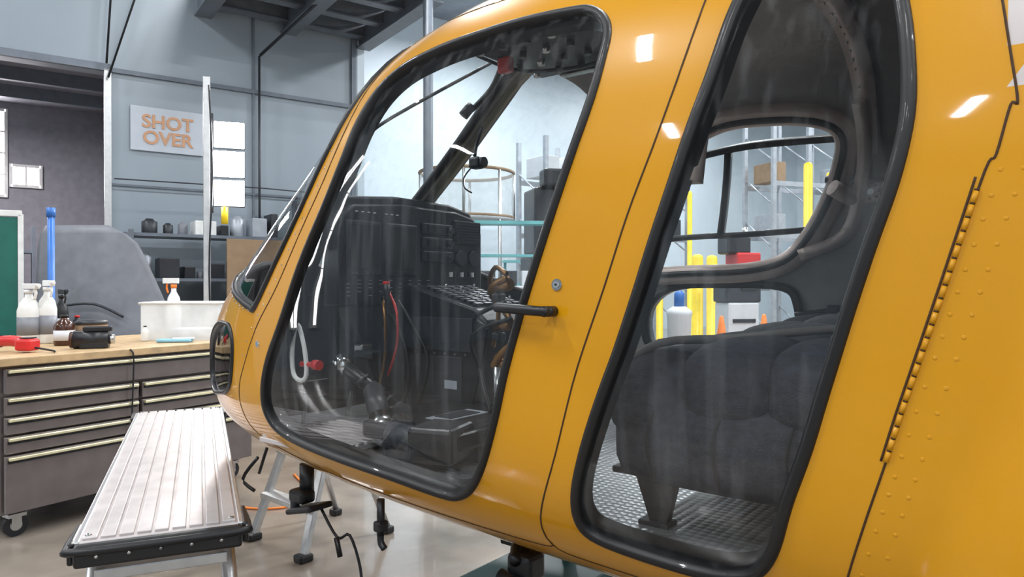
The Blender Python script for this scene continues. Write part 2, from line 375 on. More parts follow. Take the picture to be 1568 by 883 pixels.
ip.box((1.096,.40,.13),(.010,.16,.20),DGREY,.006); ip.box((1.089,.40,.135),(.004,.135,.16),RUB)
ip.box((1.096,.215,.13),(.010,.16,.20),DGREY,.006); ip.box((1.089,.215,.135),(.004,.135,.16),RUB)
for k in range(6): 
    for y in (.40,.215): ip.box((1.088,y-.055+.022*k,.04),(.008,.012,.006),FABRIC)
for r in range(3): 
    ip.box((1.094,.02,.22-.055*r),(.012,.17,.045),DGREY,.004); ip.box((1.086,.035,.22-.055*r),(.004,.09,.025),RUB)
    ip.cyl((1.09,-.045,.22-.055*r),(1.072,-.045,.22-.055*r),.012,DGREY,n=14)
for r in range(6):
    for c_ in range(9): 
        if (r*7+c_*3)%5: ip.box((1.097,.46-.028*c_,.262),(.004,.010,.003),WHITEP) if r==0 else ip.box((1.097,.47-.05*c_,-.055+.014*r),(.004,.014,.0022),RACKM)
for k in range(7): ip.box((1.094,-.16,.25-.012*k),(.012,.15,.005),DGREY)
ip.box((1.096,-.16,.215),(.008,.17,.1),DARK,.003)
for y in (-.12,-.20): ip.cyl((1.10,y,.11),(1.085,y,.11),.032,DGREY,n=20); 
for k in range(8): ip.box((1.094,-.06-.022*k,.04),(.01,.012,.02),WHITEP if k%3==0 else DGREY)
ip.obj('instrument_panel',H)
cp=B(); prof=[(1.15,.0),(1.04,-.005),(.72,-.085),(.665,-.13),(.68,-.22),(.76,-.52),(1.15,-.52)]
cp.prism(prof,.32,DARK,XZ(.22),.01)
ang=math.atan2(.08,.32); RM=Matrix.Rotation(-ang,4,'Y')
for i in range(9):
    for j in range(5):
        s=.99-.03*i; c=Vector((s,.17-.055*j,-.005-(1.04-s)*.25+.006)); cp.box(c,(.02,.04,.012),DGREY,.002,RM)
        if (i*j)%3==1: cp.cyl(c,c+Vector((0,0,.020)),.0035,STEEL if j%2 else RACKM,n=8)
cp.box((.90,.222,-.18),(.34,.006,.12),DGREY,.002); cp.box((.91,.222,-.36),(.26,.006,.2),DGREY,.002)
for k in range(6): cp.cyl((.76+.05*k,.222,-.25),(.76+.05*k,.228,-.25),.005,STEEL,n=8)
cp.box((.83,.226,-.36),(.06,.004,.03),RACKM)
cp.tube([(1.12,.26,-.1),(1.02,.28,-.2),(1.0,.27,-.35),(1.05,.28,-.5)],.010,RUB); cp.tube([(1.1,.24,-.05),(.98,.27,-.15),(.92,.25,-.28),(.96,.27,-.45)],.007,RUB)
cp.tube([(1.08,.30,-.02),(1.0,.33,-.10),(1.02,.31,-.22),(1.08,.30,-.34)],.005,REDP); cp.tube([(1.08,.33,-.03),(1.03,.36,-.12),(1.05,.34,-.26),(1.1,.33,-.4)],.006,COPPER)
cp.obj('centre_console',H)
ct=B()
ct.cyl((1.08,.52,-.27),(.86,.44,-.43),.024,DARK,n=18); ct.cyl((1.09,.524,-.262),(1.05,.51,-.29),.027,CHROME,n=18)
for k in range(5): 
    a=Vector((1.0-.03*k,.49-.011*k,-.328-.022*k)); ct.cyl(a,a+Vector((-.012,-.004,-.009)),.027,DGREY,n=16)
ct.cyl((.86,.44,-.43),(.80,.42,-.51),.018,STEEL)
ct.box((1.05,.42,-.25),(.1,.05,.03),DARK,.006); ct.box((1.1,.40,-.235),(.05,.05,.04),STEEL,.006)
ct.box((.82,.5,-.46),(.10,.09,.11),DARK,.01,Matrix.Rotation(.5,4,'Y')); ct.box((.62,.62,-.47),(.14,.12,.09),DGREY,.012,Matrix.Rotation(.35,4,'Z')); ct.cyl((.66,.68,-.44),(.5,.6,-.47),.04,DGREY,n=20)
ct.cyl((.75,.55,-.43),(.62,.60,-.47),.032,STEEL,n=18)
ct.cyl((.93,.50,-.36),(.80,.58,-.43),.036,DGREY,n=20); ct.cyl((.80,.58,-.43),(.74,.62,-.46),.042,STEEL,n=20)
ct.tube([(1.08,.32,-.08),(1.05,.36,-.04),(1.02,.36,-.03)],.009,DARK); ct.cyl((1.02,.36,-.04),(1.02,.36,.0),.012,DARK)
ct.box((1.02,.36,.005),(.02,.02,.012),REDP,.003)
for k in range(2):
    ct.tube([(1.25,.55-.2*k,-.5),(1.22,.55-.2*k,-.38),(1.2,.52-.2*k,-.36)],.009,STEEL); ct.box((1.2,.53-.2*k,-.37),(.02,.1,.06),DARK,.005)
ct.obj('flight_controls',H)
sb=B(); sb.prism([(.42,.66),(.8,.66),(.9,.5),(.88,.16),(.42,.16)],.05,DARK,Matrix.Translation((0,0,-.47)),.012)
sb.box((.62,.42,-.417),(.09,.20,.004),RACKM,.001); sb.box((.62,.42,-.414),(.07,.14,.002),DGREY)
sb.box((.62,.38,-.50),(.36,.3,.04),DGREY); sb.box((.5,.62,-.45),(.14,.16,.10),DARK,.012,Matrix.Rotation(.3,4,'Z')); sb.obj('seat_pan',H)
rp=B()  # ribbed plate modelled in place of the work platform's reflection in the glass
rp.box((.97,.62,-.50),(.36,.34,.016),DECK,.003)
for k in range(10): rp.box((.97,.475+.0325*k,-.49),(.36,.022,.012),DECK,.003)
rp.obj('ribbed_floor_plate',H)
dl=B(); dl.tube([(.93,.80,-.12),(.955,.80,-.19),(.95,.80,-.27),(.915,.80,-.29),(.885,.80,-.27),(.895,.80,-.19)],.007,WHITEP,8,4,True)
dl.cyl((.91,.80,-.24),(.84,.79,-.24),.008,REDP); dl.cyl((.86,.79,-.24),(.835,.79,-.24),.015,REDP); dl.obj('door_release_handle',H)
oc=B(); oc.box((.36,.24,.77),(.46,.46,.07),DGREY,.02,None,3)
for i in range(4):
    for j in range(4): oc.cyl((.54-.09*i,.40-.1*j,.74),(.54-.09*i,.40-.1*j,.715),.012,DARK if (i+j)%3 else STEEL,n=12)
oc.box((.52,.30,.705),(.05,.03,.05),REDP,.006); oc.tube([(.55,.28,.72),(.58,.3,.64),(.63,.34,.57)],.009,DARK); oc.cyl((.63,.34,.585),(.65,.36,.55),.017,DARK)
oc.box((.38,.05,.72),(.18,.03,.012),STEEL,.003); oc.tube([(.6,.35,.74),(.52,.2,.71),(.3,.1,.72),(.2,.2,.74)],.006,RUB)
oc.obj('overhead_console',H)
cm=B(); cm.tube([(.86,.02,.6),(.88,.03,.53),(.87,.05,.49)],.008,DARK); cm.box((.86,.05,.46),(.05,.045,.045),DARK,.01); cm.cyl((.83,.05,.46),(.82,.05,.46),.02,DGREY)
cm.tube([(.86,.08,.44),(.88,.1,.40),(.86,.12,.36),(.84,.1,.34)],.003,DARK); cm.obj('standby_compass',H)
hf=B()
hf.tube([(.42,.42,.02),(.50,.40,-.02),(.46,.36,-.1),(.40,.4,-.16),(.47,.42,-.25),(.42,.38,-.35),(.44,.4,-.5)],.012,COPPER)
hf.tube([(.36,.5,.03),(.44,.45,.05),(.52,.38,.0),(.50,.36,-.08),(.54,.34,-.2)],.008,COPPER)
hf.tube([(.40,.45,-.05),(.52,.45,-.1),(.56,.35,-.14)],.007,DARK); hf.tube([(.40,.42,-.1),(.55,.43,-.16),(.58,.36,-.28),(.5,.4,-.4)],.006,RUB)
for z_ in (.0,-.12,-.24,-.34): hf.cyl((.42,.40,z_),(.48,.40,z_-.01),.018,COPPER,n=12); hf.box((.46,.41,z_-.04),(.03,.04,.025),DARK,.006)
hf.cyl((.45,.41,-.25),(.45,.41,-.42),.026,STEEL); hf.obj('bronze_hose_fittings',H)
st=B()
def cushion(b,c,sz,mt,k=4,M=None):
    t=bmesh.new(); bmesh.ops.create_cube(t,size=2); bmesh.ops.subdivide_edges(t,edges=t.edges[:],cuts=7,use_grid_fill=True)
    for v in t.verts:
        x,y,z=v.co; m=(abs(x)**k+abs(y)**k+abs(z)**k)**(1/k); 
        u=Vector((x,y,z))/m*max(abs(x),abs(y),abs(z))
        pf=1+.16*max(0,1-(x*x+y*y)/1.4)*(1 if z>0 else 0)
        v.co=Vector((u.x*sz[0]/2,u.y*sz[1]/2*(1+.06*(1-x*x)*(1-z*z)),u.z*sz[2]/2*pf))
    T=Matrix.Translation(c); 
    if M is not None: T=T@M
    return b._add(t,mt,T,True)
for k in range(4):
    y=.58-.375*k; dz=-.065+.012*k
    for x_,w_,t_ in ((-.20,.21,9),(-.38,.21,3),(-.55,.21,-5)):
        cushion(st,(x_,y,-.145+dz-.03*(x_>-.3)),(w_,.37,.17),FABRIC,4,Matrix.Rotation(R(t_),4,'Y'))
    for q_ in (-.065,.065): st.tube([(-.62,y+q_,-.075+dz),(-.55,y+q_,-.052+dz),(-.46,y+q_,-.075+dz),(-.38,y+q_,-.050+dz),(-.29,y+q_,-.085+dz),(-.2,y+q_,-.080+dz),(-.11,y+q_,-.13+dz)],.003,FABL)
    cushion(st,(-.37,y,-.31+dz*.3),(.52,.368,.20),FABRIC,5)
    cushion(st,(-.76,y,.08),(.14,.365,.50),FABRIC,7,Matrix.Rotation(R(-8),4,'Y'))
    cushion(st,(-.84,y,.45),(.1,.24,.16),FABRIC,5)
for k in range(3): st.tube([(-.52+.14*k,.770,-.26),(-.51+.14*k,.782,-.32),(-.52+.14*k,.766,-.40)],.003,FABL)
for y in (.70,-.2,-.7):
    st.prism([(-.15,-.38),(-.27,-.38),(-.235,-.52),(-.200,-.52)],.022,DARK,XZ(y)); st.box((-.21,y-.012,-.515),(.07,.05,.012),DARK,.003)
    st.box((-.5,y,-.45),(.03,.03,.14),DARK)
st.box((-.36,.0,-.405),(.48,1.46,.015),DARK,.004)
st.tube([(-.6,.35,-.09),(-.45,.45,-.105),(-.33,.55,-.12),(-.2,.66,-.13),(-.14,.74,-.19)],.010,STRAP)
st.obj('rear_bench_seat',H)
hs=B(); hs.cyl((-.30,-.82,.30),(-.22,-.72,.36),.03,TAUPE); hs.tube([(-.18,-.78,.40),(-.35,-.80,.38),(-.5,-.8,.36)],.014,DARK); hs.box((-.34,-.80,.34),(.14,.03,.08),TAUPE,.012)
for a_ in range(6): hs.cyl((-.34+.025*math.cos(a_),-.784,.34+.025*math.sin(a_)),(-.34+.025*math.cos(a_),-.778,.34+.025*math.sin(a_)),.006,DARK,n=8)
hs.cyl((-.34,-.785,.34),(-.34,-.77,.34),.012,STEEL); hs.tube([(-.33,-.84,.33),(-.37,-.86,.15),(-.33,-.87,-.05),(-.22,-.87,-.2)],.012,STEEL)
hs.box((-.2,-.83,-.1),(.05,.05,.04),DARK,.008); hs.tube([(-.2,-.82,-.1),(-.06,-.81,-.12)],.01,DARK); hs.obj('far_door_hinge_arm',H)
be=B()
be.cyl((1.16,.60,-.62),(1.16,.60,-.74),.025,DARK); be.box((1.16,.62,-.725),(.08,.06,.045),DARK,.012); be.box((1.12,.62,-.76),(.14,.10,.02),DARK,.008,Matrix.Rotation(.25,4,'Y')); be.cyl((1.2,.62,-.74),(1.2,.62,-.79),.016,DGREY)
be.tube([(1.08,.6,-.76),(1.02,.58,-.85),(.98,.56,-.84),(.95,.54,-.95),(.93,.55,-1.05)],.005,DARK); be.cyl((1.0,.6,-.84),(.98,.6,-.90),.009,DARK)
be.tube([(1.3,.7,-.60),(1.36,.72,-.68),(1.32,.7,-.72)],.006,DARK); be.tube([(1.4,.6,-.60),(1.45,.6,-.70)],.006,DARK)
be.cyl((.6,.76,-.60),(.6,.76,-.70),.011,DARK); be.box((.60,.76,-.675),(.03,.035,.03),DARK,.006); be.tube([(.6,.76,-.69),(.6,.76,-.72),(.585,.76,-.735)],.010,DARK)
be.box((.25,.55,-.765),(.08,.08,.08),DARK,.015); be.cyl((.30,.60,-.79),(.20,.60,-.81),.022,DARK); be.tube([(.25,.6,-.74),(.3,.5,-.72),(.2,.4,-.72)],.016,DARK)
be.obj('belly_equipment',H)
sk=B()
for sd in (1,-1):
    sk.tube([(1.15,sd*1.0,-1.22),(1.0,sd*1.0,-1.32),(.8,sd*1.0,-1.36),(.3,sd*1.0,-1.36),(-2.2,sd*1.0,-1.36)],.035,DARK,12)
    for s in (-.25,-1.75): sk.tube([(s,sd*1.0,-1.34),(s,sd*.92,-1.1),(s,sd*.6,-.84),(s,0,-.80)],.03,DARK,12)
sk.obj('landing_skids',H)
na=B(); na.prism([(0,0),(.10,0),(.03,.09),(.0,.1)],.008,PAINT,Matrix.Translation((.40,.40,.80))@Matrix.Rotation(R(90),4,'X'))
na.tube([(.72,.12,.80),(.95,.4,.58),(1.0,.48,.5)],.006,DARK); na.obj('roof_fin',H)
# ------------------------------------------------------------------ work platform
wp=B(); Ln=1.90; HP=-.03
wp.box((0,Ln/2,.785+HP),(.37,Ln,.03),DECK,.004)
for k in range(9): wp.box((-.16+.040*k,Ln/2,.803+HP),(.032,Ln-.02,.008),DECK,.002)
for sd in (-1,1): wp.box((sd*.188,Ln/2,.775+HP),(.016,Ln,.055),ALU,.004)
for e,y in ((-1,0),(1,Ln)):
    wp.tube([(-.200,y-e*.13,.79+HP),(-.206,y+e*.01,.79+HP),(-.185,y+e*.04,.79+HP),(0,y+e*.045,.79+HP),(.185,y+e*.04,.79+HP),(.206,y+e*.01,.79+HP),(.200,y-e*.13,.79+HP)],.010,RUB,8)
    wp.box((0,y+e*.025,.775+HP),(.38,.03,.055),RUB,.008)
    for sd in (-1,1): 
        wp.box((sd*.199,y-e*.07,.775+HP),(.016,.16,.055),RUB,.006)
        wp.sph((sd*.165,y-e*.03,.808+HP),.008,STEEL,(1,1,.4)); 
        for k in range(3): wp.sph((sd*.07*k,y+e*.041,.775+HP),.006,STEEL)
    for sd in (-1,1):
        wp.cyl((sd*.15,y-e*.10,.77+HP),(sd*.22,y+e*.0,.03),.02,ALU,n=8); wp.box((sd*.22,y,.02),(.06,.06,.04),RUB,.008)
        wp.cyl((sd*.14,y-e*.3,.77+HP),(sd*.215,y-e*.02,.22),.012,ALU,n=8)
    for zz in (.25,.5,.66): 
        f=(.74-zz)/.71; wp.box((0,y-e*(.10-.10*f),zz),(.30+.14*f,.05,.03),ALU,.004)
wp.obj('work_platform',None,fr(-.89,1.80,0,23.75))
# ------------------------------------------------------------------ tool chest
tc_=B(); X0=-.08;X1=1.52;D=1.15;XS=.68
tc_.box(((X0+X1)/2,D/2+.02,.55),(X1-X0,D-.04,.82),CHEST,.008)
tc_.box(((X0+X1)/2,D/2-.01,.98),(X1-X0+.06,D+.04,.045),WOOD,.005)
def drawer(x0,x1,z0,z1,h=True):
    tc_.box(((x0+x1)/2,.008,(z0+z1)/2),(x1-x0-.012,.03,z1-z0-.008),CHEST,.004)
    tc_.box(((x0+x1)/2,-.018,z1-.018),(x1-x0-.03,.022,.018),TRIMM,.004); tc_.box(((x0+x1)/2,-.0085,z1-.034),(x1-x0-.03,.004,.018),DARK)
drawer(X0+.01,X1-.01,.80,.945)
for a,b in ((X0+.01,XS-.005),(XS+.005,X1-.01)):
    for z0,z1 in ((.685,.79),(.58,.68),(.475,.575),(.15,.47)): drawer(a,b,z0,z1)
for x in (X0+.1,X1-.12):
    for y in (.10,D-.1):
        tc_.box((x,y,.12),(.09,.08,.02),STEEL); 
        for q_ in (-.025,.025): tc_.box((x+.0,y+q_,.085),(.05,.006,.07),STEEL)
        tc_.cyl((x,y-.02,.062),(x,y+.02,.062),.062,DARK,n=24); tc_.cyl((x,y-.023,.062),(x,y+.023,.062),.03,STEEL,n=16)
tc_.tube([(.60,-.03,1.0),(.615,-.045,.95),(.61,-.04,.7),(.60,-.04,.4),(.58,-.06,.12),(.5,-.1,.012),(.2,-.2,.012)],.005,DARK)
TM=fr(-2.70,3.88,0,57.66)
tc_.obj('tool_chest',None,TM)
def onb(px,d): return ((px-784)/1087*d,d)
def bottle(name,x,y,h,r,mt,trig=True,cap=WHITEP,rot=None):
    b=B(); b.lathe([(r*.9,0),(r,.01),(r,h*.55),(r*.8,h*.68),(r*.35,h*.78),(r*.33,h*.86)],(0,0,0),mt)
    b.cyl((0,0,h*.84),(0,0,h*.9),r*.42,cap,n=14)
    if h>.15: b.lathe([(r*1.01,h*.15),(r*1.01,h*.45)],(0,0,0),GREYP if mt is WHITEP else WHITEW,20)
    if trig:
        b.box((r*.4,0,h*.96),(r*2.0,r*.55,h*.09),cap,.004); b.cyl((r*1.3,0,h*.97),(r*1.7,0,h*.97),r*.2,cap,n=10); b.tube([(r*1.0,0,h*.92),(r*1.15,0,h*.84),(r*.9,0,h*.74)],r*.14,cap,6)
    return b.obj(name,None,fr(x,y,1.003,random.uniform(-40,20) if rot is None else rot))
ZB=1.003
for nm,px,d,h,r,mt,tr,cap in (('spray_bottle',44,4.72,.40,.068,WHITEP,True,WHITEP),('spray_bottle.001',72,4.78,.42,.058,WHITEP,True,WHITEP),('chemical_bottle',98,4.62,.22,.06,BROWNB,False,DARK),('chemical_bottle.001',94,4.92,.36,.045,DARK,True,DARK),('glue_bottle',222,4.95,.12,.025,WHITEP,False,DARK),('chemical_bottle.002',118,4.95,.2,.042,DARK,False,REDP)):
    x,y=onb(px,d); bottle(nm,x,y,h,r,mt,tr,cap)
x,y=onb(140,4.75); b=B(); b.lathe([(.08,0),(.09,.01),(.095,.13),(.09,.135),(.06,.135)],(0,0,0),CARD); b.lathe([(.098,.13),(.10,.15),(.07,.16),(.01,.16)],(0,0,0),DGREY); b.obj('paste_tub',None,fr(x,y,ZB,0))
x,y=onb(150,4.42); b=B(); b.cyl((-.13,0,.055),(.06,0,.055),.055,DARK,n=20); b.cyl((.06,0,.055),(.09,0,.055),.03,STEEL); b.box((-.02,0,.02),(.15,.1,.04),DARK,.008); b.box((.0,0,.12),(.16,.06,.03),DARK,.006); b.cyl((-.15,0,.055),(-.13,0,.055),.05,BROWNB); b.obj('electric_motor',None,fr(x,y,ZB,20))
x,y=onb(28,4.15); b=B(); b.tube([(-.14,.02,.06),(-.05,.01,.065),(.05,0,.05)],.032,REDP,12); b.box((.06,0,.045),(.10,.09,.07),REDP,.015); b.box((.065,0,.085),(.06,.06,.006),DGREY); b.cyl((-.17,.02,.06),(-.14,.02,.06),.036,DARK); b.tube([(.1,0,.03),(.2,.03,.01),(.26,-.02,.01)],.006,DARK); b.obj('cordless_drill',None,fr(x,y,ZB,-10))
x,y=onb(288,5.2); b=B()
for (cx,cy,sx,sy) in ((0,-.17,.52,.006),(0,.17,.52,.006),(-.26,0,.006,.34),(.26,0,.006,.34)): b.box((cx,cy,.13),(sx,sy,.26),TUB)
b.box((0,0,.004),(.52,.34,.006),TUB)
b.tube([(-.27,-.18,.262),(.27,-.18,.262),(.27,.18,.262),(-.27,.18,.262)],.009,WHITEP,8,1,True)
b.box((.05,0,.05),(.3,.2,.06),WHITEW,.02)
hh=.44;r=.05
b.lathe([(r*.9,.01),(r,.02),(r,hh*.55),(r*.8,hh*.68),(r*.35,hh*.78),(r*.33,hh*.86)],(-.12,.05,0),WHITEP); b.cyl((-.12,.05,hh*.84),(-.12,.05,hh*.9),r*.42,ORANGE,n=14); b.box((-.14,.05,hh*.96),(r*2.2,r*.6,hh*.09),WHITEP,.004); b.tube([(-.165,.05,hh*.92),(-.17,.05,hh*.84),(-.16,.05,hh*.76)],.007,ORANGE,6)
b.obj('plastic_tub',None,fr(x,y,ZB,5))
x,y=onb(268,4.87); b=B(); b.box((0,0,.012),(.22,.1,.02),mat('blue_cloth',(.25,.5,.65),.9,bump=.6,bscale=20),.008); b.box((.05,.01,.024),(.14,.08,.012),WHITEW,.005,Matrix.Rotation(.2,4,'Z')); b.obj('folded_cloth',None,fr(x,y,ZB,10))
# ------------------------------------------------------------------ step stool
ss_=B()
for sd in (-1,1):
    ss_.box((sd*.20,-.12,.38),(.05,.03,.74),ALU,.005,Matrix.Rotation(R(-19),4,'X')@Matrix.Rotation(R(sd*-6),4,'Y')); ss_.cyl((sd*.24,.3,.04),(sd*.17,.04,.72),.018,ALU,n=8)
    ss_.box((sd*.24,-.245,.02),(.07,.08,.04),RUB,.01); ss_.box((sd*.24,.3,.02),(.06,.06,.04),RUB,.01)
for k,zz in enumerate((.24,.48)): ss_.box((0,-.24+.24*(zz-.04)/.68,zz),(.44-.04*k,.09,.03),ALU,.004)
ss_.box((0,.02,.73),(.4,.2,.035),ALU,.006); ss_.obj('step_stool',None,fr(-1.08,3.92,0,-40))
tcx=B(); tcx.box((0,0,.33),(.6,.4,.06),TEAL,.01); tcx.box((0,0,.14),(.5,.32,.04),TEAL,.008)
for sx in (-.26,.26):
    for sy in (-.16,.16): tcx.box((sx,sy,.24),(.04,.04,.2),TEAL); tcx.cyl((sx-.0,sy-.015,.05),(sx,sy+.015,.05),.05,DARK); tcx.box((sx,sy,.1),(.04,.04,.06),STEEL)
for sx in (-.15,.15): tcx.cyl((sx,0,.36),(sx,0,.50),.025,STEEL); tcx.box((sx,0,.51),(.1,.1,.03),RUB,.006)
tcx.obj('support_cart',None,fr(.12,2.60,0,52))
# ------------------------------------------------------------------ room
RA=math.degrees(math.atan2(.577,.816)); RM_=Matrix.Rotation(R(RA),4,'Z')
WALL=mat('wall_panel_paint',(.295,.345,.39),.30,var=.05,scale=1.2)
nt=WALL.node_tree; b_=nt.nodes['Principled BSDF']; tcn=nt.nodes.new('ShaderNodeTexCoord'); br=nt.nodes.new('ShaderNodeTexWave'); br.inputs['Scale'].default_value=.17; br.inputs['Distortion'].default_value=0; br.bands_direction='X'; br.wave_profile='SAW'
nt.links.new(tcn.outputs['Object'],br.inputs['Vector']); bp=nt.nodes.new('ShaderNodeBump'); bp.inputs['Strength'].default_value=.5; bp.inputs['Distance'].default_value=.01; nt.links.new(br.outputs['Fac'],bp.inputs['Height']); nt.links.new(bp.outputs['Normal'],b_.inputs['Normal'])
WALLW=mat('white_wall_panel',(.66,.75,.82),.45,var=.04,scale=.8)
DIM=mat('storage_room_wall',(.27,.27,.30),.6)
CEIL=mat('ceiling_steel',(.24,.27,.31),.5,var=.15,scale=2)
BEAM=mat('beam_grey',(.15,.175,.21),.5)
FLOOR=mat('polished_concrete',(.235,.20,.165),.18,var=.38,scale=1.6,bump=.05,bscale=12,coat=.3)
def wall(name,u0,u1,v0,v1,z0,z1,mt):
    b=B(); b.box(((u0+u1)/2,(v0+v1)/2,(z0+z1)/2),(abs(u1-u0),abs(v1-v0),z1-z0),mt); return b.obj(name,None,RM_)
HC=8.0
wall('floor',-14,24.2,-9.2,15.7,-.1,0,FLOOR); wall('ceiling',-14,24.2,-9.2,15.7,HC,HC+.1,CEIL)
b=B(); 
b.box(((.92+3.97)/2,9.45,HC/2),(3.05,.2,HC),WALL); b.box(((-3.5+.92)/2,9.45,(3.84+HC)/2),(4.42,.2,HC-3.84),WALL); b.box(((-14-3.5)/2,9.45,HC/2),(10.5,.2,HC),WALL); b.obj('wall_left',None,RM_)
wall('wall_side',3.87,4.07,9.35,15.5,0,HC,WALLW)
wall('wall_back',-14,24,15.5,15.7,0,HC,WALLW); wall('wall_right',24,24.2,-9,15.7,0,HC,WALLW); wall('wall_front',-14,24.2,-9.2,-9,0,HC,WALLW); wall('wall_west',-14.2,-14,-9.2,15.7,0,HC,WALL)
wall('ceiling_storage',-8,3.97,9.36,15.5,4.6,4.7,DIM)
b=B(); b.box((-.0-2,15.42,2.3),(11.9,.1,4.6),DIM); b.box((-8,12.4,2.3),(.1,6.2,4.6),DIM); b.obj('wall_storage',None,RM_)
b=B(); b.box((2.44,9.33,3.86),(3.06,.03,.05),BEAM); b.box((.92,9.33,1.93),(.07,.05,3.86),ALU); b.box((-1.3,9.33,3.88),(4.5,.05,.08),BEAM); b.box((3.9,9.33,4),(.06,.04,8),BEAM); b.box((2.55,9.335,5.0),(.03,.02,6),BEAM); b.box((2.44,9.335,2.55),(3,.015,.025),BEAM); b.obj('trim_1',None,RM_)
b=B(); b.tube([(.92,9.25,3.75),(1.7,9.2,6.5)],.012,DARK,8,1); b.tube([(.9,9.22,3.9),(1.05,9.2,6.5)],.012,DARK,8,1); b.cyl((2.60,9.25,1.2),(2.60,9.25,4.3),.015,DGREY); b.tube([(.97,9.2,2.6),(2.6,9.2,2.62),(3.8,9.2,2.6)],.008,DGREY,8,1); b.tube([(2.6,9.2,4.3),(3.0,8,4.75),(3.4,7,5.2)],.02,DGREY,8,1); b.obj('conduit_pipes',None,RM_)
b=B(); b.box((2.95,8.3,5.05),(2.2,2.1,.1),CEIL)
for v in (7.4,8.0,8.6,9.2): b.box((3.0,v,4.9),(2.2,.05,.22),BEAM); b.box((3.0,v,4.79),(2.2,.14,.02),BEAM)
for u in (1.95,3.0,4.05): b.box((u,8.3,4.82),(.12,2.1,.26),BEAM); b.box((u,8.3,4.69),(.2,2.1,.02),BEAM)
b.cyl((3.97,7.3,0),(3.97,7.3,4.8),.06,BEAM,n=8)
b.obj('mezzanine_beams',None,RM_)
b=B()
for v in (10.4,11.6,12.8,14.0): b.box((-2,v,4.5),(11.8,.08,.2),BEAM)
for u in (-5,-2,1.6): b.box((u,12.4,4.35),(.14,6,.25),GREYP); b.cyl((u,15.3,0),(u,15.3,4.6),.07,GREYP,n=8)
b.obj('storage_roof_beams',None,RM_)
b=B(); b.box((1.55,9.33,3.23),(.80,.02,.52),SIGNB,.004); sg=b.obj('wall_sign',None,RM_)
for i,(t,zz) in enumerate((('SHOT',3.25),('OVER',3.06))):
    cu=bpy.data.curves.new('sign_text','FONT'); cu.body=t; cu.size=.215; cu.extrude=.004; cu.align_x='CENTER'; cu.offset=.005; cu.materials.append(SIGNO)
    o=bpy.data.objects.new('sign_text_%d'%(i+1),cu); sc.collection.objects.link(o); o.parent=sg; o.matrix_local=Matrix.Translation((1.55,9.315,zz))@Matrix.Rotation(R(90),4,'X')
b=B(); b.box((1.02,9.32,1.95),(.16,.01,.12),WHITEW); b.box((1.02,9.312,1.97),(.11,.004,.012),DARK); b.box((1.02,9.312,1.94),(.08,.004,.012),DARK); b.obj('door_notice',None,RM_)
LW=mat('window_daylight',(1.0,.95,1.0),.5,emit=14)
GLOW_STRIP=mat('tall_window_daylight',(.97,.98,1.0),.5,emit=13)  # glow for the added tall strips, not a known window
for i,(u,v,z_,w_,h_,m_) in enumerate(((.24,15.34,3.32,.44,.36,LW),(-.32,15.34,3.7,.54,1.5,LW),(-5.6,9.30,3.6,.40,5.6,GLOW_STRIP),(-6.6,9.30,3.6,.25,5.6,GLOW_STRIP))):  # last two: unseen glowing strips, added for streak reflections and side light
    b=B(); b.box((u,v,z_),(w_,.02,h_),m_)
    if w_>.3: b.box((u,v-.01,z_),(.03,.03,h_),WHITEP)
    if h_>1: 
        for q_ in (-.25,0,.25): b.box((u,v-.01,z_+q_*h_),(w_,.03,.03),WHITEP)
    for q_ in (-1,1): b.box((u+q_*w_/2,v,z_),(.05,.05,h_+.05),WHITEP); b.box((u,v,z_+q_*h_/2),(w_,.05,.05),WHITEP)
    b.obj('window_%d'%(i+1),None,RM_)
b=B()
t=bmesh.new(); N=24; g=[]
for i in range(N+1):
    col=[]
    for j in range(N+1):
        v=j/N; zz=1.95*v; xr=.85-.60*v**1.6-(.18*max(0,(v-.9)*10)**2); xl=-.62+.08*max(0,(v-.9)*10)**2
        x=xl+(xr-xl)*i/N; y=.18*(x/.7)**2+.1*v*v; col.append(t.verts.new((x,y,zz)))
    g.append(col)
for i in range(N):
    for j in range(N): t.faces.new((g[i][j],g[i+1][j],g[i+1][j+1],g[i][j+1]))
b._add(t,GREYP,None,True); b.tube([(-.3,-.0,1.2),(.0,-.02,1.22),(.25,.0,1.1)],.012,DGREY); o=b.obj('cowling_panel',None,fr(-3.82,6.5,0,5)); md=o.modifiers.new('s','SOLIDIFY'); md.thickness=.02
b=B(); b.box((0,0,1.0),(1.2,.03,1.9),BOARD,.004); b.box((0,0,1.98),(1.26,.05,.05),WHITEP,.004); b.box((0,0,.05),(1.26,.05,.05),WHITEP,.004); b.box((.62,0,1),(.04,.05,1.95),WHITEP,.004); b.box((-.62,0,1),(.04,.05,1.95),WHITEP,.004); b.box((0,.0,.02),(1.3,.4,.04),STEEL,.004); b.obj('green_board',None,fr(-4.56,5.5,0,35))
b=B(); b.cyl((0,0,0.03),(0,0,1.93),.024,BLUE,n=20); b.cyl((0,0,1.9),(0,0,1.97),.03,BLUE,n=20); b.cyl((0,0,0),(0,0,.05),.12,DARK,n=20); b.obj('blue_tube_stand',None,fr(-3.44,5.3,0,0))
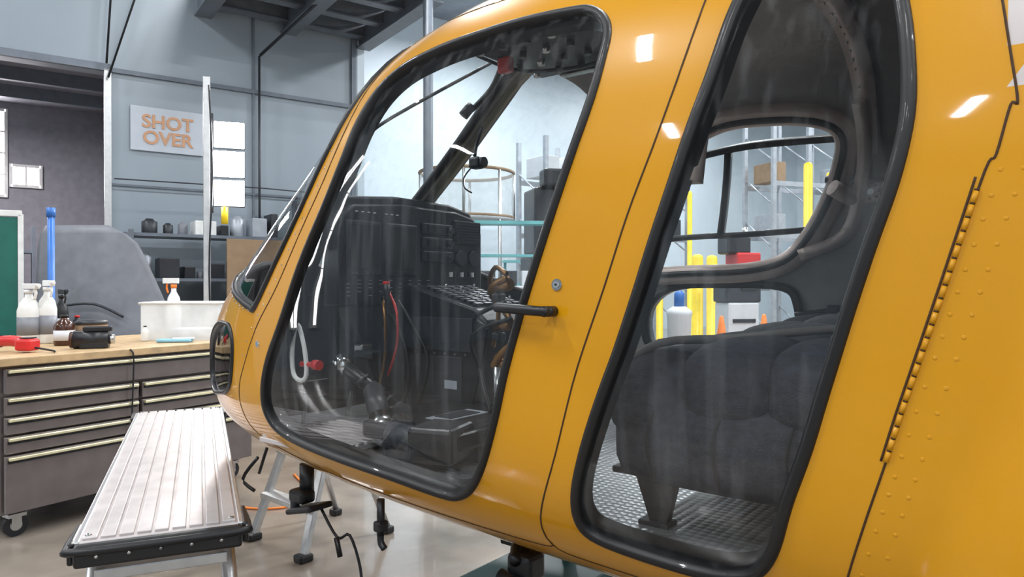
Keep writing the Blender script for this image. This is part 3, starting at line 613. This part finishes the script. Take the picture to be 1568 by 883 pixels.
def shelf(name,u,v,w,d,levels,h,mt,M=RM_,items=True,rot=0):
    b=B()
    for sx in (-w/2,w/2):
        for sy in (-d/2,d/2): b.box((sx,sy,h/2),(.05,.05,h),mt)
    for z_ in levels:
        b.box((0,0,z_),(w,d,.035),mt)
        if items:
            x=-w/2+.12
            while x<w/2-.15:
                k=random.random(); wd=random.uniform(.08,.26); hh=random.uniform(.08,.30)
                m_=random.choice((WHITEP,RACKM,DARK,DGREY,GREYP,GREYP,RACKM,BLUE if random.random()<.3 else DGREY))
                if k<.45: b.lathe([(wd*.4,0),(wd*.42,.01),(wd*.42,hh*.8),(wd*.25,hh*.9),(wd*.2,hh)],(x+wd/2,0,z_+.018),m_,14)
                else: b.box((x+wd/2,0,z_+.018+hh/2),(wd*.9,d*.6,hh),m_,.01)
                x+=wd+.03
    return b.obj(name,None,M@Matrix.Translation((u,v,0))@Matrix.Rotation(R(rot),4,'Z'))
shelf('storage_shelf',1.95,8.95,1.75,.5,(.4,.95,1.45,1.95),2.0,BEAM)
shelf('storage_shelf.001',3.4,8.7,.9,.5,(.6,1.2,1.9,2.4),2.45,BEAM)
shelf('storage_shelf.002',-1.2,13.5,3.0,.6,(.5,1.2,1.9),2.3,BEAM)
b=B(); b.box((0,0,.95),(.8,.04,1.9),CARD,.004); b.box((0,.05,.02),(.8,.3,.04),CARD); b.obj('plywood_sheet',None,RM_@Matrix.Translation((2.35,8.2,0)))
ls=B(); ls.box((0,0,1.68),(.06,.045,3.2),ALU,.006)
LEDP=mat('led_panel_face',(1,.98,.95),.5,emit=60)
for k in range(3):
    z_=2.76-.265*k; ls.box((.19,.0,z_),(.27,.05,.245),DGREY,.008); ls.box((.19,-.03,z_),(.255,.008,.232),LEDP,.002)
ls.box((.03,0,2.5),(.05,.04,.9),DGREY)
for a in range(4):
    c_,s_=math.cos(a*math.pi/2+.7),math.sin(a*math.pi/2+.7); ls.tube([(0,0,.12),(.35*c_,.35*s_,.04)],.02,DARK,8,1)
ls.cyl((.15,-.02,1.95),(.15,-.02,2.1),.03,YEL); ls.tube([(.05,-.02,2.3),(.14,-.02,2.3),(.15,-.02,2.1)],.006,YEL)
ls.tube([(.02,-.03,3.2),(.05,-.05,2.4),(.02,-.05,1.5),(.06,-.05,.1)],.008,DARK); ls.obj('led_light_stand',None,fr(-2.77,6.45,0,20))
# ------------------------------------------------------------------ far hangar contents
def at_(px,d): return ((px-784)/1087*d,d)
def post(name,px,d,h,r=.08,mt=YEL):
    x,y=at_(px,d); b=B(); b.lathe([(r*1.6,0),(r*1.6,.02),(r,.03),(r,h-.06),(r*.8,h-.02),(r*.3,h)],(0,0,0),mt); b.obj(name,None,fr(x,y,0,0))
post('yellow_post',1237,14,3.8,.085); post('yellow_post.001',1270,14.6,3.7,.07); post('yellow_post.002',1068,13,1.95,.10); post('yellow_post.003',1090,13.4,1.95,.10); post('yellow_post.004',1056,14.5,3.3,.05); post('yellow_post.005',1010,14.5,1.9,.07)
def rack(name,px,d,w,h,rot,mt,n=4):
    x,y=at_(px,d); b=B()
    for i in range(n+1):
        for sy in (-.5,.5): b.box((-w/2+w*i/n,sy,h/2),(.09,.09,h),mt)
        for k in range(int(h)): b.tube([(-w/2+w*i/n,-.5,k+.2),(-w/2+w*i/n,.5,k+.9)],.02,mt,6,1)
    for z_ in [1.3+1.2*k for k in range(int((h-1)/1.2))]:
        for sy in (-.5,.5): b.box((0,sy,z_),(w,.05,.11),mt)
        for i in range(n*2):
            if random.random()<.4: b.box((-w/2+.3+w*i/(n*2),0,z_+.3),(w/(n*2)*.7,.7,.45),random.choice((CARD,WHITEW,DGREY,RACKM)),.01)
    b.obj(name,None,fr(x,y,0,rot))
rack('pallet_rack',1265,17.3,4,5.5,20,RACKM)
rack('pallet_rack.001',930,17,4.5,4.6,35,RACKM)
def bench(name,px,d,w,h,rot,mt):
    x,y=at_(px,d); b=B(); b.box((0,0,h),(w,.8,.06),WHITEW,.01); b.box((0,0,h*.45),(w-.1,.7,.04),mt)
    for sx in (-w/2+.05,w/2-.05):
        for sy in (-.35,.35): b.box((sx,sy,h/2),(.06,.06,h),mt)
    for sx in (-w/2+.05,w/2-.05): b.box((sx,.35,h+.4),(.05,.05,.8),mt)
    b.box((0,.35,h+.8),(w,.3,.04),mt); b.box((0,.35,h+.4),(w,.2,.03),mt)
    for k in range(6): b.box((-w/2+.3+k*w/7,.1,h+.12),(.2,.2,.18),random.choice((WHITEP,DGREY,WHITEW,CARD,BLUE)),.01)
    b.obj(name,None,fr(x,y,0,rot))
bench('teal_workbench',790,8.4,1.8,1.35,5,TEALL); bench('teal_workbench.001',880,12.2,2.5,1.0,0,TEALL)
x,y=at_(715,10.3); b=B(); PL=mat('clear_plastic_sheet',(.75,.8,.82),.15,alpha=.35)
t=bmesh.new(); n=40; ra=[t.verts.new((.68*math.cos(k*2*math.pi/n),.68*math.sin(k*2*math.pi/n),2.35)) for k in range(n)]; rb2=[t.verts.new((.68*math.cos(k*2*math.pi/n),.68*math.sin(k*2*math.pi/n),3.0)) for k in range(n)]
for k in range(n): t.faces.new((ra[k],ra[(k+1)%n],rb2[(k+1)%n],rb2[k]))
b._add(t,PL,None,True)
for z_ in (2.35,3.0): b.tube([(.68*math.cos(k*math.pi/8),.68*math.sin(k*math.pi/8),z_) for k in range(16)],.025,CARD,8,3,True)
for k in range(8): b.cyl((.68*math.cos(k*math.pi/4),.68*math.sin(k*math.pi/4),0 if k%2 else 2.35),(.68*math.cos(k*math.pi/4),.68*math.sin(k*math.pi/4),3.0),.02,ALU,n=8)
b.cyl((0,0,2.3),(0,0,2.36),.7,WHITEW,n=40); b.obj('clear_drum_guard',None,fr(x,y,0,0))
x,y=at_(1128,11.9); b=B(); b.box((0,0,.55),(.55,.5,1.1),WHITEW,.03); b.box((0,0,1.35),(.62,.5,.5),DGREY,.03); b.box((.1,-.02,1.75),(.42,.45,.34),REDP,.03); b.box((-.05,0,2.05),(.42,.4,.3),DARK,.04); b.box((.1,-.27,1.4),(.3,.03,.2),DARK,.01); b.box((0,-.26,.8),(.4,.02,.06),DARK); b.cyl((.15,0,2.15),(.15,0,2.35),.05,STEEL); b.obj('milling_machine',None,fr(x,y,0,10))
x,y=at_(1040,11.2); b=B(); b.lathe([(.15,0),(.17,.05),(.19,.9),(.20,.92),(.20,.98),(.1,1.05)],(0,0,0),WHITEW); b.lathe([(.08,1.05),(.08,1.25),(.04,1.3)],(0,0,0),BLUE); b.obj('waste_bin',None,fr(x,y,0,0))
for i,(px,d) in enumerate(((1105,10.4),(1170,11.0))):
    x,y=at_(px,d); b=B(); b.box((0,0,.02),(.4,.4,.04),ORANGE,.01); b.lathe([(.16,.04),(.11,.35),(.07,.65),(.03,.92),(.01,.94)],(0,0,0),ORANGE); b.lathe([(.125,.33),(.085,.55)],(0,0,0),WHITEP); b.obj('traffic_cone' if i==0 else 'traffic_cone.%03d'%i,None,fr(x,y,0,0))
x,y=at_(850,10.4); b=B(); b.box((0,0,.9),(.9,.6,1.8),DGREY,.03); b.box((0,0,2.3),(.8,.6,.95),DARK,.04); b.box((0,-.3,2.9),(.6,.3,.25),DARK,.04); b.box((-.2,-.31,1.2),(.3,.02,.5),WHITEP); b.obj('equipment_cabinet',None,fr(x,y,0,15))
b=B(); b.tube([(-2.1,4.9,.008),(-1.8,4.5,.008),(-1.5,4.4,.008),(-1.3,4.6,.008),(-1.6,5.2,.008)],.007,ORANGE,6); b.obj('extension_cord')
# ------------------------------------------------------------------ lights
FIX=mat('fixture_housing',(.7,.7,.7),.5)
k=0
for u in (-9,-3,3,9,16):
    for v in (-6,-1.5,3,7.2,12.5):
        if v>9 and u<5: continue
        b=B(); b.box((0,0,.05),(1.5,.42,.06),FIX,.01); b.cyl((-.5,0,.05),(-.5,0,HC-7.3),.01,STEEL); b.cyl((.5,0,.05),(.5,0,HC-7.3),.01,STEEL)
        M=RM_@Matrix.Translation((u,v,7.3)); o=b.obj('ceiling_light' if k==0 else 'ceiling_light.%03d'%k,None,M)
        l=bpy.data.lights.new('lamp','AREA'); l.shape='RECTANGLE'; l.size=1.4; l.size_y=.14; l.energy=(400 if (u>5 and v>2) else 185); l.color=(.96,.98,1.0)
        lo=bpy.data.objects.new('lamp_%d'%k,l); sc.collection.objects.link(lo); lo.parent=o; lo.location=(0,0,.0); k+=1
l=bpy.data.lights.new('storage_lamp','AREA'); l.size=1; l.energy=260; l.color=(1,.93,.97); lo=bpy.data.objects.new('storage_ceiling_light',l); sc.collection.objects.link(lo); lo.matrix_world=RM_@Matrix.Translation((-1,12.2,4.2))  # unseen fill lamp without fixture, added to brighten the storage room
w=bpy.data.worlds.new('w'); sc.world=w; w.use_nodes=True; w.node_tree.nodes['Background'].inputs[0].default_value=(.5,.6,.7,1); w.node_tree.nodes['Background'].inputs[1].default_value=.3
cam=bpy.data.cameras.new('camera'); cam.lens=36*1087/1568; cam.clip_start=.02
co=bpy.data.objects.new('camera',cam); sc.collection.objects.link(co); co.location=(0,0,1.4); co.rotation_euler=(math.pi/2-math.atan(6.5/1087),0,0); sc.camera=co
